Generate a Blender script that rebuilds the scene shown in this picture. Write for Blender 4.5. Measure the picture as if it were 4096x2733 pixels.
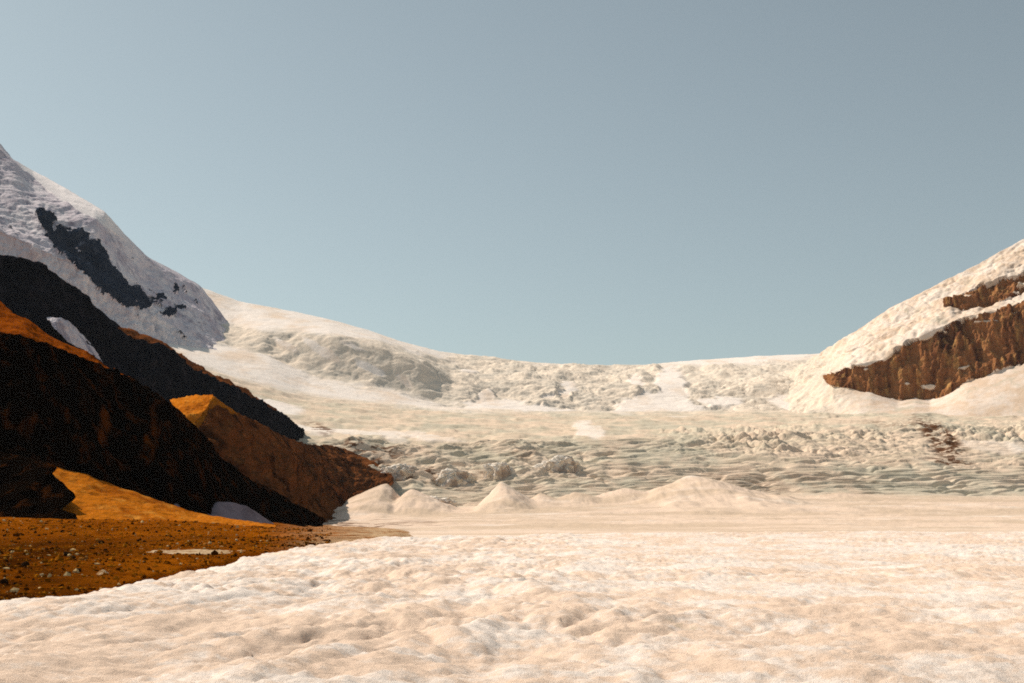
import bpy, math, random
import numpy as np

for o in list(bpy.data.objects):
    bpy.data.objects.remove(o)
S = bpy.context.scene
COL = S.collection
R = math.radians

# ------------------------------------------------------------------ camera
EYE = 4.0                      # eye height above the glacier under the photographer
FPX = 1280.0                   # 45 mm lens on a 36 mm frame, in 1024-pixel units
PITCH = math.atan((528 - 341.5) / FPX)
cam = bpy.data.cameras.new('camera')
cam.lens = 45.0; cam.sensor_width = 36.0
cam.clip_start = 0.5; cam.clip_end = 60000
camo = bpy.data.objects.new('camera', cam); COL.objects.link(camo)
camo.location = (0, 0, EYE); camo.rotation_euler = (math.pi / 2 + PITCH, 0, 0)
S.camera = camo

# ------------------------------------------------------------------ sky and sun
SUN_ELEV, SUN_AZ = 45.0, -57.0      # azimuth from the view direction, negative = left
a = R(SUN_AZ); e = R(SUN_ELEV)
SUN = np.array([math.sin(a) * math.cos(e), math.cos(a) * math.cos(e), math.sin(e)])
w = bpy.data.worlds.new('World'); S.world = w; w.use_nodes = True
nt = w.node_tree; nt.nodes.clear()
sky = nt.nodes.new('ShaderNodeTexSky'); sky.sky_type = 'NISHITA'; sky.sun_disc = False
sky.sun_elevation = e; sky.sun_rotation = a; sky.altitude = 2200
sky.air_density = 1.2; sky.dust_density = 5.0; sky.ozone_density = 1.0
hs = nt.nodes.new('ShaderNodeHueSaturation'); hs.inputs['Saturation'].default_value = 0.52
tint = nt.nodes.new('ShaderNodeMix'); tint.data_type = 'RGBA'; tint.blend_type = 'MULTIPLY'
tint.inputs[0].default_value = 1.0; tint.inputs[7].default_value = (0.95, 1.035, 0.95, 1)
bg = nt.nodes.new('ShaderNodeBackground'); bg.inputs['Strength'].default_value = 0.080
out = nt.nodes.new('ShaderNodeOutputWorld')
nt.links.new(sky.outputs[0], hs.inputs['Color']); nt.links.new(hs.outputs[0], tint.inputs[6])
nt.links.new(tint.outputs[2], bg.inputs['Color']); nt.links.new(bg.outputs[0], out.inputs['Surface'])
sl = bpy.data.lights.new('sun', 'SUN'); sl.energy = 4.0; sl.angle = R(0.53); sl.color = (1.0, 0.875, 0.74)
so = bpy.data.objects.new('sun', sl); COL.objects.link(so)
from mathutils import Vector
so.rotation_euler = Vector(SUN).to_track_quat('Z', 'Y').to_euler()
so.location = (-300, 200, 500)
S.view_settings.view_transform = 'Standard'; S.view_settings.look = 'None'
S.view_settings.exposure = 0.25; S.view_settings.gamma = 1.0
S.cycles.use_denoising = False; S.cycles.filter_width = 1.8
S.cycles.max_bounces = 6; S.cycles.diffuse_bounces = 3; S.cycles.volume_bounces = 0

# ------------------------------------------------------------------ noise
_rng = np.random.RandomState(7)
_perm = np.concatenate([_rng.permutation(256)] * 3).astype(np.int32)
_g3 = _rng.normal(size=(256, 3)).astype(np.float32)
_g3 /= np.linalg.norm(_g3, axis=1, keepdims=True)
def perlin(P):
    P = np.asarray(P, np.float32)
    i = np.floor(P).astype(np.int32); f = P - i; i &= 255
    u = f * f * f * (f * (f * 6 - 15) + 10)
    r = 0
    for dx in (0, 1):
        wx = u[..., 0] if dx else 1 - u[..., 0]
        a_ = _perm[i[..., 0] + dx]
        for dy in (0, 1):
            wy = u[..., 1] if dy else 1 - u[..., 1]
            b_ = _perm[a_ + i[..., 1] + dy]
            for dz in (0, 1):
                wz = u[..., 2] if dz else 1 - u[..., 2]
                g = _g3[_perm[b_ + i[..., 2] + dz] & 255]
                r = r + wx * wy * wz * (g[..., 0] * (f[..., 0] - dx) + g[..., 1] * (f[..., 1] - dy) + g[..., 2] * (f[..., 2] - dz))
    return r * 1.5
_ang = _rng.uniform(0, 2 * np.pi, 256); _g2 = np.stack([np.cos(_ang), np.sin(_ang)], -1).astype(np.float32)
_perlin3 = perlin
def perlin(P):
    if P.shape[-1] == 3: return _perlin3(P)
    P = np.asarray(P, np.float32)
    i = np.floor(P).astype(np.int32); f = P - i; i &= 255
    u = f * f * f * (f * (f * 6 - 15) + 10)
    r = 0
    for dx in (0, 1):
        wx = u[..., 0] if dx else 1 - u[..., 0]
        a_ = _perm[i[..., 0] + dx]
        for dy in (0, 1):
            wy = u[..., 1] if dy else 1 - u[..., 1]
            g = _g2[_perm[a_ + i[..., 1] + dy] & 255]
            r = r + wx * wy * (g[..., 0] * (f[..., 0] - dx) + g[..., 1] * (f[..., 1] - dy))
    return r * 1.45
def fbm(P, octv=5, gain=0.5, lac=2.03):
    r = 0; amp = 1.0; tot = 0
    for k in range(octv):
        r = r + amp * perlin(P + k * 17.31); tot += amp; amp *= gain; P = P * lac
    return r / tot
def billow(P, octv=4, gain=0.5, lac=2.07):      # round tops, sharp furrows, about 0..1
    r = 0; amp = 1.0; tot = 0
    for k in range(octv):
        r = r + amp * np.abs(perlin(P + k * 9.7)); tot += amp; amp *= gain; P = P * lac
    return np.minimum(r / tot * 1.6, 1.4)
def ridged(P, octv=5, gain=0.5, lac=2.05):      # sharp crests
    r = 0; amp = 1.0; tot = 0
    for k in range(octv):
        r = r + amp * (1 - np.abs(perlin(P + k * 5.1)) * 1.6); tot += amp; amp *= gain; P = P * lac
    return r / tot
def worley(x, y, seed=0):                        # F1, F2, cell hash
    ix = np.floor(x).astype(np.int64); iy = np.floor(y).astype(np.int64)
    f1 = np.full(x.shape, 9.0); f2 = np.full(x.shape, 9.0); cid = np.zeros(x.shape)
    for dx in (-1, 0, 1):
        for dy in (-1, 0, 1):
            cx = ix + dx; cy = iy + dy
            h = (cx * 374761393 + cy * 668265263 + seed * 1274126177) & 0x7fffffff
            h = ((h ^ (h >> 13)) * 1274126177) & 0x7fffffff
            jx = (h & 1023) / 1023.0; jy = ((h >> 10) & 1023) / 1023.0; hv = ((h >> 20) & 1023) / 1023.0
            d = np.hypot(cx + jx - x, cy + jy - y)
            nf = d < f1
            f2 = np.where(nf, f1, np.minimum(f2, d)); cid = np.where(nf, hv, cid); f1 = np.where(nf, d, f1)
    return f1, f2, cid
def sstep(a_, b_, x):
    t = np.clip((x - a_) / (b_ - a_), 0, 1); return t * t * (3 - 2 * t)
def V2(x, y, c=0.0):
    return np.stack(np.broadcast_arrays(x + c * 11.3, y + c * 5.7), -1)
def V3(x, y, z):
    return np.stack(np.broadcast_arrays(x, y, z), -1)

# ------------------------------------------------------------------ surveying helpers
CP, SP = math.cos(PITCH), math.sin(PITCH)
def W(u, v, Y):
    """world point at depth Y that lies in the direction (u, v)"""
    u = np.asarray(u, float); v = np.asarray(v, float); Y = np.asarray(Y, float)
    du = (u - 512) / FPX; dv = (341.5 - v) / FPX
    t = Y / (CP - dv * SP)
    return np.stack([du * t, Y + 0 * t, EYE + (SP + dv * CP) * t], -1)
def proj(P):
    x, y, z = P[..., 0], P[..., 1], P[..., 2] - EYE
    d = y * CP + z * SP; up = -y * SP + z * CP
    return 512 + FPX * x / d, 341.5 - FPX * up / d
def smooth1(a_, k):
    if k < 2: return a_
    ker = np.hanning(k + 2)[1:-1]; ker /= ker.sum()
    p = np.pad(a_, (k, k), mode='edge')
    # linear extension keeps the ends in place
    p[:k] = a_[0] + (a_[0] - a_[1]) * np.arange(k, 0, -1); p[-k:] = a_[-1] + (a_[-1] - a_[-2]) * np.arange(1, k + 1)
    return np.convolve(p, ker, 'same')[k:-k]
def line(pts, n, mode, u0=None, u1=None, sm=0):
    p = np.array(pts, float)
    if mode == 'u':
        uc = np.linspace(u0, u1, n); v = np.interp(uc, p[:, 0], p[:, 1]); Y = np.interp(uc, p[:, 0], p[:, 2])
    else:
        d = np.concatenate([[0], np.cumsum(np.hypot(np.diff(p[:, 0]), np.diff(p[:, 1])))]) if mode == 'l' else np.arange(len(p), dtype=float)
        t = np.linspace(0, d[-1], n)
        uc = np.interp(t, d, p[:, 0]); v = np.interp(t, d, p[:, 1]); Y = np.interp(t, d, p[:, 2])
        uc = smooth1(uc, sm)
    return W(uc, smooth1(v, sm), smooth1(Y, sm))
def loft(rows, segs):
    """rows: list of (n,3) curves; returns grid (m,n,3) and the row coordinate s"""
    out_, s_ = [], []
    for k in range(len(rows) - 1):
        t = np.linspace(0, 1, segs[k], endpoint=False)[:, None, None]
        out_.append(rows[k][None] * (1 - t) + rows[k + 1][None] * t); s_.append(k + t[:, 0, 0])
    out_.append(rows[-1][None]); s_.append(np.array([float(len(rows) - 1)]))
    return np.concatenate(out_), np.concatenate(s_)
def smooth_rows(G, k):
    out_ = G.copy(); n = len(G); acc = np.zeros_like(G); wsum = 0
    idx = np.arange(n)
    for d in range(-k, k + 1):
        wgt = math.cos(math.pi * d / (2 * k + 2)) ** 2
        acc += wgt * G[np.clip(idx + d, 0, n - 1)]; wsum += wgt
    out_[:] = acc / wsum; out_[0] = G[0]; out_[-1] = G[-1]
    return out_
def normals(G):
    du = np.gradient(G, axis=1); ds = np.gradient(G, axis=0)
    N = np.cross(du, ds); L = np.linalg.norm(N, axis=-1, keepdims=True); N = N / np.maximum(L, 1e-9)
    flip = np.sum(N[..., 2]) < 0
    return -N if flip else N
def grid_faces(m, n):
    i = np.arange(m * n).reshape(m, n)
    return np.stack([i[:-1, :-1], i[:-1, 1:], i[1:, 1:], i[1:, :-1]], -1).reshape(-1, 4)
def build(name, verts, faces, mat, attrs=None, smooth=True, kind=None, label=None, cat=None, parent=None, group=None):
    verts = np.asarray(verts, np.float32).reshape(-1, 3); faces = np.asarray(faces, np.int32)
    used = np.zeros(len(verts), bool); used[faces.ravel()] = True
    if not used.all():
        remap = np.cumsum(used) - 1; faces = remap[faces].astype(np.int32); verts = verts[used]
        attrs = {k: np.asarray(v_).ravel()[used] for k, v_ in (attrs or {}).items()}
    me = bpy.data.meshes.new(name); k = faces.shape[1]
    me.vertices.add(len(verts)); me.vertices.foreach_set('co', verts.ravel())
    me.loops.add(faces.size); me.loops.foreach_set('vertex_index', faces.ravel())
    me.polygons.add(len(faces)); me.polygons.foreach_set('loop_start', np.arange(0, faces.size, k, dtype=np.int32))
    me.polygons.foreach_set('use_smooth', np.full(len(faces), smooth))
    me.update(calc_edges=True)
    for kx, v_ in (attrs or {}).items():
        at = me.attributes.new(kx, 'FLOAT', 'POINT'); at.data.foreach_set('value', np.asarray(v_, np.float32).ravel())
    me.materials.append(mat)
    o = bpy.data.objects.new(name, me); COL.objects.link(o)
    if kind: o['kind'] = kind
    if label: o['label'] = label
    if cat: o['category'] = cat
    if group: o['group'] = group
    if parent: o.parent = parent
    return o
def upward(G, f):
    """orient a grid's faces so that they point up / to the viewer"""
    a_, b_, c_ = G.reshape(-1, 3)[f[:, 0]], G.reshape(-1, 3)[f[:, 1]], G.reshape(-1, 3)[f[:, 3]]
    return f if np.cross(b_ - a_, c_ - a_)[:, 2].sum() > 0 else f[:, ::-1]

# ------------------------------------------------------------------ materials
class NT:
    def __init__(s, name, rough=0.9, spec=0.2):
        s.m = bpy.data.materials.new(name); s.m.use_nodes = True; s.t = s.m.node_tree; s.n = s.t.nodes
        s.b = s.n['Principled BSDF']; s.b.inputs['Roughness'].default_value = rough
        s.b.inputs['Specular IOR Level'].default_value = spec
        s.co = s.n.new('ShaderNodeTexCoord').outputs['Object']
    def link(s, a_, b_): s.t.links.new(a_, b_)
    def noise(s, scale, detail=5, rough=0.6, vec=(1, 1, 1), dist=0.0, off=0.0):
        mp = s.n.new('ShaderNodeMapping'); mp.inputs['Scale'].default_value = vec; mp.inputs['Location'].default_value = (off, off * .7, off * .3)
        s.link(s.co, mp.inputs[0])
        nz = s.n.new('ShaderNodeTexNoise'); nz.inputs['Scale'].default_value = scale; nz.inputs['Detail'].default_value = detail
        nz.inputs['Roughness'].default_value = rough; nz.inputs['Distortion'].default_value = dist
        s.link(mp.outputs[0], nz.inputs['Vector']); return nz.outputs[0]
    def ramp(s, fac, lo, hi):
        r = s.n.new('ShaderNodeMapRange'); r.interpolation_type = 'SMOOTHSTEP'
        r.inputs['From Min'].default_value = lo; r.inputs['From Max'].default_value = hi; s.link(fac, r.inputs[0]); return r.outputs[0]
    def mix(s, fac, a_, b_):
        x = s.n.new('ShaderNodeMix'); x.data_type = 'RGBA'
        if isinstance(fac, float): x.inputs[0].default_value = fac
        else: s.link(fac, x.inputs[0])
        for c, k in ((a_, 6), (b_, 7)):
            if isinstance(c, tuple): x.inputs[k].default_value = (*c, 1)
            else: s.link(c, x.inputs[k])
        return x.outputs[2]
    def math(s, op, a_, b_=None):
        x = s.n.new('ShaderNodeMath'); x.operation = op
        for c, k in ((a_, 0), (b_, 1)):
            if c is None: continue
            if isinstance(c, (int, float)): x.inputs[k].default_value = c
            else: s.link(c, x.inputs[k])
        return x.outputs[0]
    def attr(s, name):
        x = s.n.new('ShaderNodeAttribute'); x.attribute_name = name; return x.outputs['Fac']
    def normal_z(s):
        g = s.n.new('ShaderNodeNewGeometry'); x = s.n.new('ShaderNodeSeparateXYZ'); s.link(g.outputs['Normal'], x.inputs[0]); return x.outputs[2]
    def bump(s, h, dist, strength=1.0):
        b = s.n.new('ShaderNodeBump'); b.inputs['Distance'].default_value = dist; b.inputs['Strength'].default_value = strength
        s.link(h, b.inputs['Height']); s.link(b.outputs[0], s.b.inputs['Normal'])
    def done(s, col):
        s.link(col, s.b.inputs['Base Color']); return s.m

WHITE = (0.87, 0.77, 0.69); PEACH = (0.79, 0.605, 0.47); OLIVE = (0.61, 0.55, 0.43); BEIGE = (0.80, 0.63, 0.48)

def mat_near_ice():
    t = NT('weathered_ice', 0.85, 0.12)
    n1 = t.noise(0.16, 6, 0.62, (1, 0.7, 1), 0.6); n2 = t.noise(0.9, 5, 0.65, (1, 1, 1), 0.4, 31)
    n3 = t.noise(0.035, 4, 0.55, (1, 0.8, 1), 0.4, 77)
    n4 = t.noise(2.6, 4, .7, (1, 1, 1), .3, 12)
    n2 = t.math('ADD', t.math('MULTIPLY', n2, .65), t.math('MULTIPLY', n4, .35))
    f = t.math('ADD', t.math('MULTIPLY', n1, 0.42), t.math('ADD', t.math('MULTIPLY', n2, 0.36), t.math('MULTIPLY', n3, 0.28)))
    c = t.mix(t.ramp(f, 0.475, 0.575), WHITE, PEACH)
    dirt = t.ramp(t.noise(0.30, 7, 0.68, (1, .6, 1), 0.2, 51), 0.62, 0.76)
    c = t.mix(t.math('MULTIPLY', dirt, 0.7), c, (0.40, 0.36, 0.24))
    c = t.mix(t.math('MULTIPLY', t.attr('margin'), t.ramp(t.noise(.5, 7, .72, (1, 1, 1), .3, 15), .40, .56)), c, (0.28, 0.13, 0.035))
    t.bump(t.noise(4.0, 8, 0.75), 0.12, 0.8)
    return t.done(c)
def mat_glacier():
    t = NT('glacier_ice', 0.9, 0.1)
    n = t.noise(0.018, 6, 0.62, (1, 0.6, 2.0), 0.3); n2 = t.noise(0.006, 4, 0.55, (1, .8, 1), 0.2, 13)
    ice = t.mix(t.ramp(t.math('ADD', t.math('MULTIPLY', n, .6), t.math('MULTIPLY', n2, .4)), 0.42, 0.60), BEIGE, OLIVE)
    n3 = t.noise(0.012, 5, 0.6, (1, .5, 1), 0.2, 43)
    snow = t.mix(t.ramp(n3, 0.46, 0.70), (0.90, 0.82, 0.75), (0.82, 0.67, 0.54))
    ln = t.ramp(t.noise(.05, 7, .7, (.32, 1.1, 1.4), .6, 37), .46, .62)
    ice = t.mix(t.math('MULTIPLY', ln, .5), ice, (0.47, 0.41, 0.30))
    ice = t.mix(t.attr('high'), ice, t.mix(t.ramp(n, .42, .6), (0.85, 0.73, 0.60), (0.72, 0.64, 0.54)))
    c = t.mix(t.attr('snow'), ice, snow)
    c = t.mix(t.attr('flat'), c, t.mix(t.ramp(t.noise(0.010, 7, .66, (.5, 1, 1), .5, 5), .43, .60), t.mix(t.ramp(t.noise(.02, 6, .66, (.4, 1, 1), .4, 25), .5, .68), (0.77, 0.60, 0.47), (0.85, 0.74, 0.64)), (0.63, 0.49, 0.365)))
    deb = t.math('MULTIPLY', t.attr('debris'), t.ramp(t.noise(0.055, 6, 0.75, (.7, 1, 1.6), 0.3, 91), 0.46, 0.54))
    c = t.mix(deb, c, (0.13, 0.055, 0.022))
    t.bump(t.noise(0.12, 6, 0.7), 2.0, 0.5)
    return t.done(c)
def mat_snow(name, a_, b_, scale=0.02, bumpd=1.0):
    t = NT(name, 0.9, 0.1)
    c = t.mix(t.ramp(t.noise(scale, 6, 0.6, (1, 1, 1.5), 0.4), 0.38, 0.66), a_, b_)
    t.bump(t.noise(scale * 8, 6, 0.65), bumpd, 0.5)
    return t.done(c)
def mat_rock(name, cols, lit_scree, z0, z1, scale=0.05, streak=(1, 1, 0.25), bumpd=1.5, glint=None):
    """cols: dark, mid, light rock colours; crest orange puts the sunlit strip into the colour"""
    t = NT(name, 1.0, 0.0)
    n = t.noise(scale, 7, 0.65, streak, 0.4); n2 = t.noise(scale * 3.3, 6, 0.65, streak, 0.2, 23)
    c = t.mix(t.ramp(n, 0.36, 0.58), cols[0], cols[1])
    c = t.mix(t.math('MULTIPLY', t.ramp(n2, 0.50, 0.70), 0.8), c, cols[2])
    if glint:
        c = t.mix(t.math('MULTIPLY', t.attr('glint'), t.ramp(n2, .35, .6)), c, glint)
    if lit_scree:
        k = t.math('ADD', t.attr('lit_scree'), t.math('MULTIPLY', t.math('SUBTRACT', t.noise(scale * 2, 6, .65, (1, 1, 1), .3, 61), 0.5), 0.5))
        sc = t.mix(t.ramp(t.noise(scale * 6, 6, .7, (1, 1, 1), 0, 19), .35, .65), lit_scree[0], lit_scree[1])
        c = t.mix(t.ramp(k, z0, z1), c, sc)
    t.bump(t.noise(scale * 7, 7, 0.7, streak), bumpd, 0.9)
    return t.done(c)
M_near = mat_near_ice()
M_glac = mat_glacier()
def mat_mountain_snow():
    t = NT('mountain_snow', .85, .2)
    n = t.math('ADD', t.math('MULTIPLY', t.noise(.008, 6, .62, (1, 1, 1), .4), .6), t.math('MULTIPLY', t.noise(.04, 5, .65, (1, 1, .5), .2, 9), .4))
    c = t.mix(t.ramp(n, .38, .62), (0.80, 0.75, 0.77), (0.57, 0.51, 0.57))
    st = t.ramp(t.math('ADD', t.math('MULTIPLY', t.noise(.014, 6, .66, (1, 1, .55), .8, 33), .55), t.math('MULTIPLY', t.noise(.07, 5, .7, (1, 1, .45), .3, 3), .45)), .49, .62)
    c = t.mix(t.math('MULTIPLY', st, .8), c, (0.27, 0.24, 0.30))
    c = t.mix(t.attr('lit_pale'), c, (0.89, 0.83, 0.82))  # sunlit crest strip painted paler; ice cliff lightened half as much
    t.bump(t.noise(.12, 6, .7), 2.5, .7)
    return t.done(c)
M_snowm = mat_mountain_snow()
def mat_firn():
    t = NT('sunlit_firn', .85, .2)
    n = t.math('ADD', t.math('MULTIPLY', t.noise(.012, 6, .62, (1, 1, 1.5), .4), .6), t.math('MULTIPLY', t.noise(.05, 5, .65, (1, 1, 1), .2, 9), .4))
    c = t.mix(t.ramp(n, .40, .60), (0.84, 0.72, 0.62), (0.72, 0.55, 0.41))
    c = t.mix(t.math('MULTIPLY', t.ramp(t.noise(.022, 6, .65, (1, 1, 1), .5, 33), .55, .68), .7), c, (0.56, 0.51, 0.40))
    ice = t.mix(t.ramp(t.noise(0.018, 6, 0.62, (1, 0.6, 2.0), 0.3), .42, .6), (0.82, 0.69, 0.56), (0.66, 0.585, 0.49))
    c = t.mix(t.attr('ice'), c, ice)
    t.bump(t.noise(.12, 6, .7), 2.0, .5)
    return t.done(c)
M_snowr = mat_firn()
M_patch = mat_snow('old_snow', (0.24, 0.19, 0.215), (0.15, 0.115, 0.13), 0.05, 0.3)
M_blackrock = mat_rock('dark_rock', ((0.003, 0.002, 0.0015), (0.006, 0.0035, 0.002), (0.075, 0.022, 0.004)), ((0.36, 0.085, 0.006), (0.22, 0.045, 0.004)), 0.40, 0.60, 0.05, glint=(0.10, 0.028, 0.004))
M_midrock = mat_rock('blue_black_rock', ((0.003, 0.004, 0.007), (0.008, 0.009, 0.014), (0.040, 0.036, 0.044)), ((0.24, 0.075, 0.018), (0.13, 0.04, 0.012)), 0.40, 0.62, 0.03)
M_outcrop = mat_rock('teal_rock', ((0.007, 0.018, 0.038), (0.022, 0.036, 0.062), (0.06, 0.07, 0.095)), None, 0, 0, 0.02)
M_cliff = mat_rock('banded_cliff_rock', ((0.085, 0.029, 0.016), (0.37, 0.16, 0.066), (0.60, 0.34, 0.125)), None, 0, 0, 0.026, (1, 1, 0.09), 5.0)
M_brown = mat_rock('brown_till', ((0.035, 0.013, 0.006), (0.18, 0.062, 0.02), (0.27, 0.105, 0.036)), ((0.50, 0.17, 0.012), (0.30, 0.10, 0.012)), .4, .6, 0.03, (1, .6, 1), 5.0)
M_fan = mat_rock('orange_talus', ((0.32, 0.082, 0.006), (0.55, 0.168, 0.012), (0.70, 0.30, 0.05)), None, 0, 0, 0.05, (1, .5, 1), 1.0)
def mat_moraine():
    t = NT('moraine_rubble', 1.0, 0.0)
    big = t.noise(0.03, 5, .6, (1, .45, 1), .5, 8); mid = t.noise(0.22, 6, .68, (1, .5, 1), .3, 3); fine = t.noise(1.6, 6, .75, (1, .8, 1), 0, 6)
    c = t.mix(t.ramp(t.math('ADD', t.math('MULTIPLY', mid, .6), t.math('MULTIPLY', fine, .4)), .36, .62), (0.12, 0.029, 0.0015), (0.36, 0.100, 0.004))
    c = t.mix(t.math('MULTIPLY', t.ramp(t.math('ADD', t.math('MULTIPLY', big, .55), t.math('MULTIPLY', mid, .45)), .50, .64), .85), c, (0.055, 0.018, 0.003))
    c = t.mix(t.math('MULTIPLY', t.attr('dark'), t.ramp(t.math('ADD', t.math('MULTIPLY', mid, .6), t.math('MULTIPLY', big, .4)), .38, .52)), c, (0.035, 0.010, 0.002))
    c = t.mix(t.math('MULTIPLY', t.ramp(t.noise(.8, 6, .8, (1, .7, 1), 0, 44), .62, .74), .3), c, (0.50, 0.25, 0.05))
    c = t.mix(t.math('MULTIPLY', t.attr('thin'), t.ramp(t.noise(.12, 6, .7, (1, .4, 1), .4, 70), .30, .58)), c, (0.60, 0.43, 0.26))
    t.bump(t.noise(2.5, 7, .75, (1, 1, 1)), .35, .9)
    return t.done(c)
M_moraine = mat_moraine()

# ------------------------------------------------------------------ the ice underfoot (foreground glacier)
EDGE = np.array([(-40, -200), (-36, -60), (-31, 40), (-31, 79), (-32, 99), (-34, 132), (-35, 165), (-34, 185), (-27, 207), (-15, 222), (9, 240), (60, 262), (120, 280), (400, 300)], float)
def edge_dist(x, y):
    d = np.full(x.shape, 1e9); sgn = np.ones(x.shape)
    for (x0, y0), (x1, y1) in zip(EDGE[:-1], EDGE[1:]):
        ex, ey = x1 - x0, y1 - y0; L2 = ex * ex + ey * ey
        t = np.clip(((x - x0) * ex + (y - y0) * ey) / L2, 0, 1)
        dd = np.hypot(x - x0 - t * ex, y - y0 - t * ey); cr = ex * (y - y0) - ey * (x - x0)
        nw = dd < d - 1e-6; d = np.where(nw, dd, d); sgn = np.where(nw, np.where(cr < 0, 1, -1), sgn)
    return d * sgn            # positive on the ice
def near_ice_z(x, y):
    yy = np.clip((y - 80) / 150, 0, 1.6)
    z = 2.9 * np.where(yy < 1, yy ** 1.8, 1 + (yy - 1) * 0.3)
    P = V2(x, y, 0)
    wx = x + 3.0 * fbm(P * 0.06, 3); wy = y + 3.0 * fbm(P * 0.06 + 40, 3)
    left = 1 - sstep(-6, 16, x - .04 * y)
    bigl = billow(V2(wx * 0.105 - wy * .012, wy * 0.028, 1.0), 3, 0.45); bigr = billow(V2(wx * 0.045 + wy * 0.015, wy * 0.060, 0), 3, 0.45)
    medl = billow(V2(wx * 0.30 - wy * .03, wy * 0.085, 5.0), 3, 0.45); medr = billow(V2(wx * 0.15 + wy * 0.05, wy * 0.21, 3.3), 4, 0.45)
    big = bigl * left + bigr * (1 - left); med = medl * left + medr * (1 - left)
    sml = billow(V2(wx * 0.55 + wy * .1, wy * 0.50, 0), 4, .55) - .4; fin = billow(V2(x * 1.9, y * 1.9, 4), 3, .5) - .4
    far = sstep(60, 220, y)
    mod = .75 + .6 * sstep(-.35, .45, fbm(P * .022 + 13, 2))
    med = np.sqrt(med + .02) * .85; sml = np.sqrt(sml + .42) * .8 - .45
    z = z + (big - 0.4) * (0.85 + .15 * left - 0.4 * far) + mod * (med - 0.45) * (0.62 + .12 * left - 0.15 * far) + mod * sml * 0.44 * (1 + .1 * far) + fin * .10 * (1 - .5 * far)
    d = edge_dist(x, y) + 4.2 * fbm(P * 0.10 + 7, 4)
    z = z - 3.6 * (1 - sstep(-5, 7, d)) - np.where(d < -5, (-5 - d) * 0.35, 0)
    return z, 1 - sstep(-2.5, 3.5, d)
def near_ice():
    yv = np.concatenate([np.linspace(-120, 18, 50, endpoint=False), 18 * (300 / 18.0) ** np.linspace(0, 1, 560)])
    n = 800
    k = np.linspace(-1, 1, n)[None]
    half = np.maximum(np.abs(yv) * 0.47, 60)[:, None]
    x = k * half; y = np.repeat(yv[:, None], n, 1)
    z, margin = near_ice_z(x, y)
    G = np.stack([x, y, z], -1); f = upward(G, grid_faces(*x.shape))
    build('glacier', G, f, M_near, {'margin': margin * (1 - sstep(215, 235, y))}, kind='structure', label='hummocky white and peach glacier ice filling the foreground')
near_ice()

# ------------------------------------------------------------------ moraine beside the ice
def moraine():
    n = 420
    near = line([(-420, 640, 60), (-160, 606, 72), (0, 597, 76), (100, 581, 96), (180, 566, 128), (260, 549, 172), (340, 541, 200), (440, 538, 225)], n, 'u', -420, 440, 9)
    mid = line([(-420, 560, 190), (-160, 545, 200), (0, 545, 200), (100, 543, 210), (200, 538, 240), (300, 533, 280), (440, 535, 300)], n, 'u', -420, 440, 9)
    far = line([(-420, 508, 420), (-160, 512, 420), (0, 514.5, 420), (60, 515.5, 420), (148, 518, 430), (200, 520.5, 460), (262, 525, 540), (300, 527, 620), (330, 525.5, 700), (440, 531, 760)], n, 'u', -420, 440, 9)
    back = far + np.array([0, 260, 0.0])
    front = near + np.array([0, -25, -2.0])
    G, s = loft([front, near, mid, far, back], [20, 170, 190, 30])
    G = smooth_rows(G, 14)
    P = G.copy(); P[..., 2] = 0
    amp = sstep(0, 1.0, s)[:, None]
    G[..., 2] += amp * (1.0 * fbm(P * 0.025, 5) + 0.55 * fbm(P * 0.11 + 3, 5) + 0.22 * fbm(P * 0.5, 4, 0.6)) - 0.3
    pu_ = proj(G)[0]; G[..., 2] -= 2.2 * sstep(395, 440, pu_)
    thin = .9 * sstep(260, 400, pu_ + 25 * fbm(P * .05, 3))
    f = upward(G, grid_faces(*G.shape[:2]))
    # the toe runs out on to dirty glacier ice at its far end
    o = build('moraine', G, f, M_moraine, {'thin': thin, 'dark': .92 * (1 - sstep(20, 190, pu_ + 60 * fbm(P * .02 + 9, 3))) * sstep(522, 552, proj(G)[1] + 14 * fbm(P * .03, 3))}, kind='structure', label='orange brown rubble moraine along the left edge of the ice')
    return G
GM = moraine()

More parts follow.
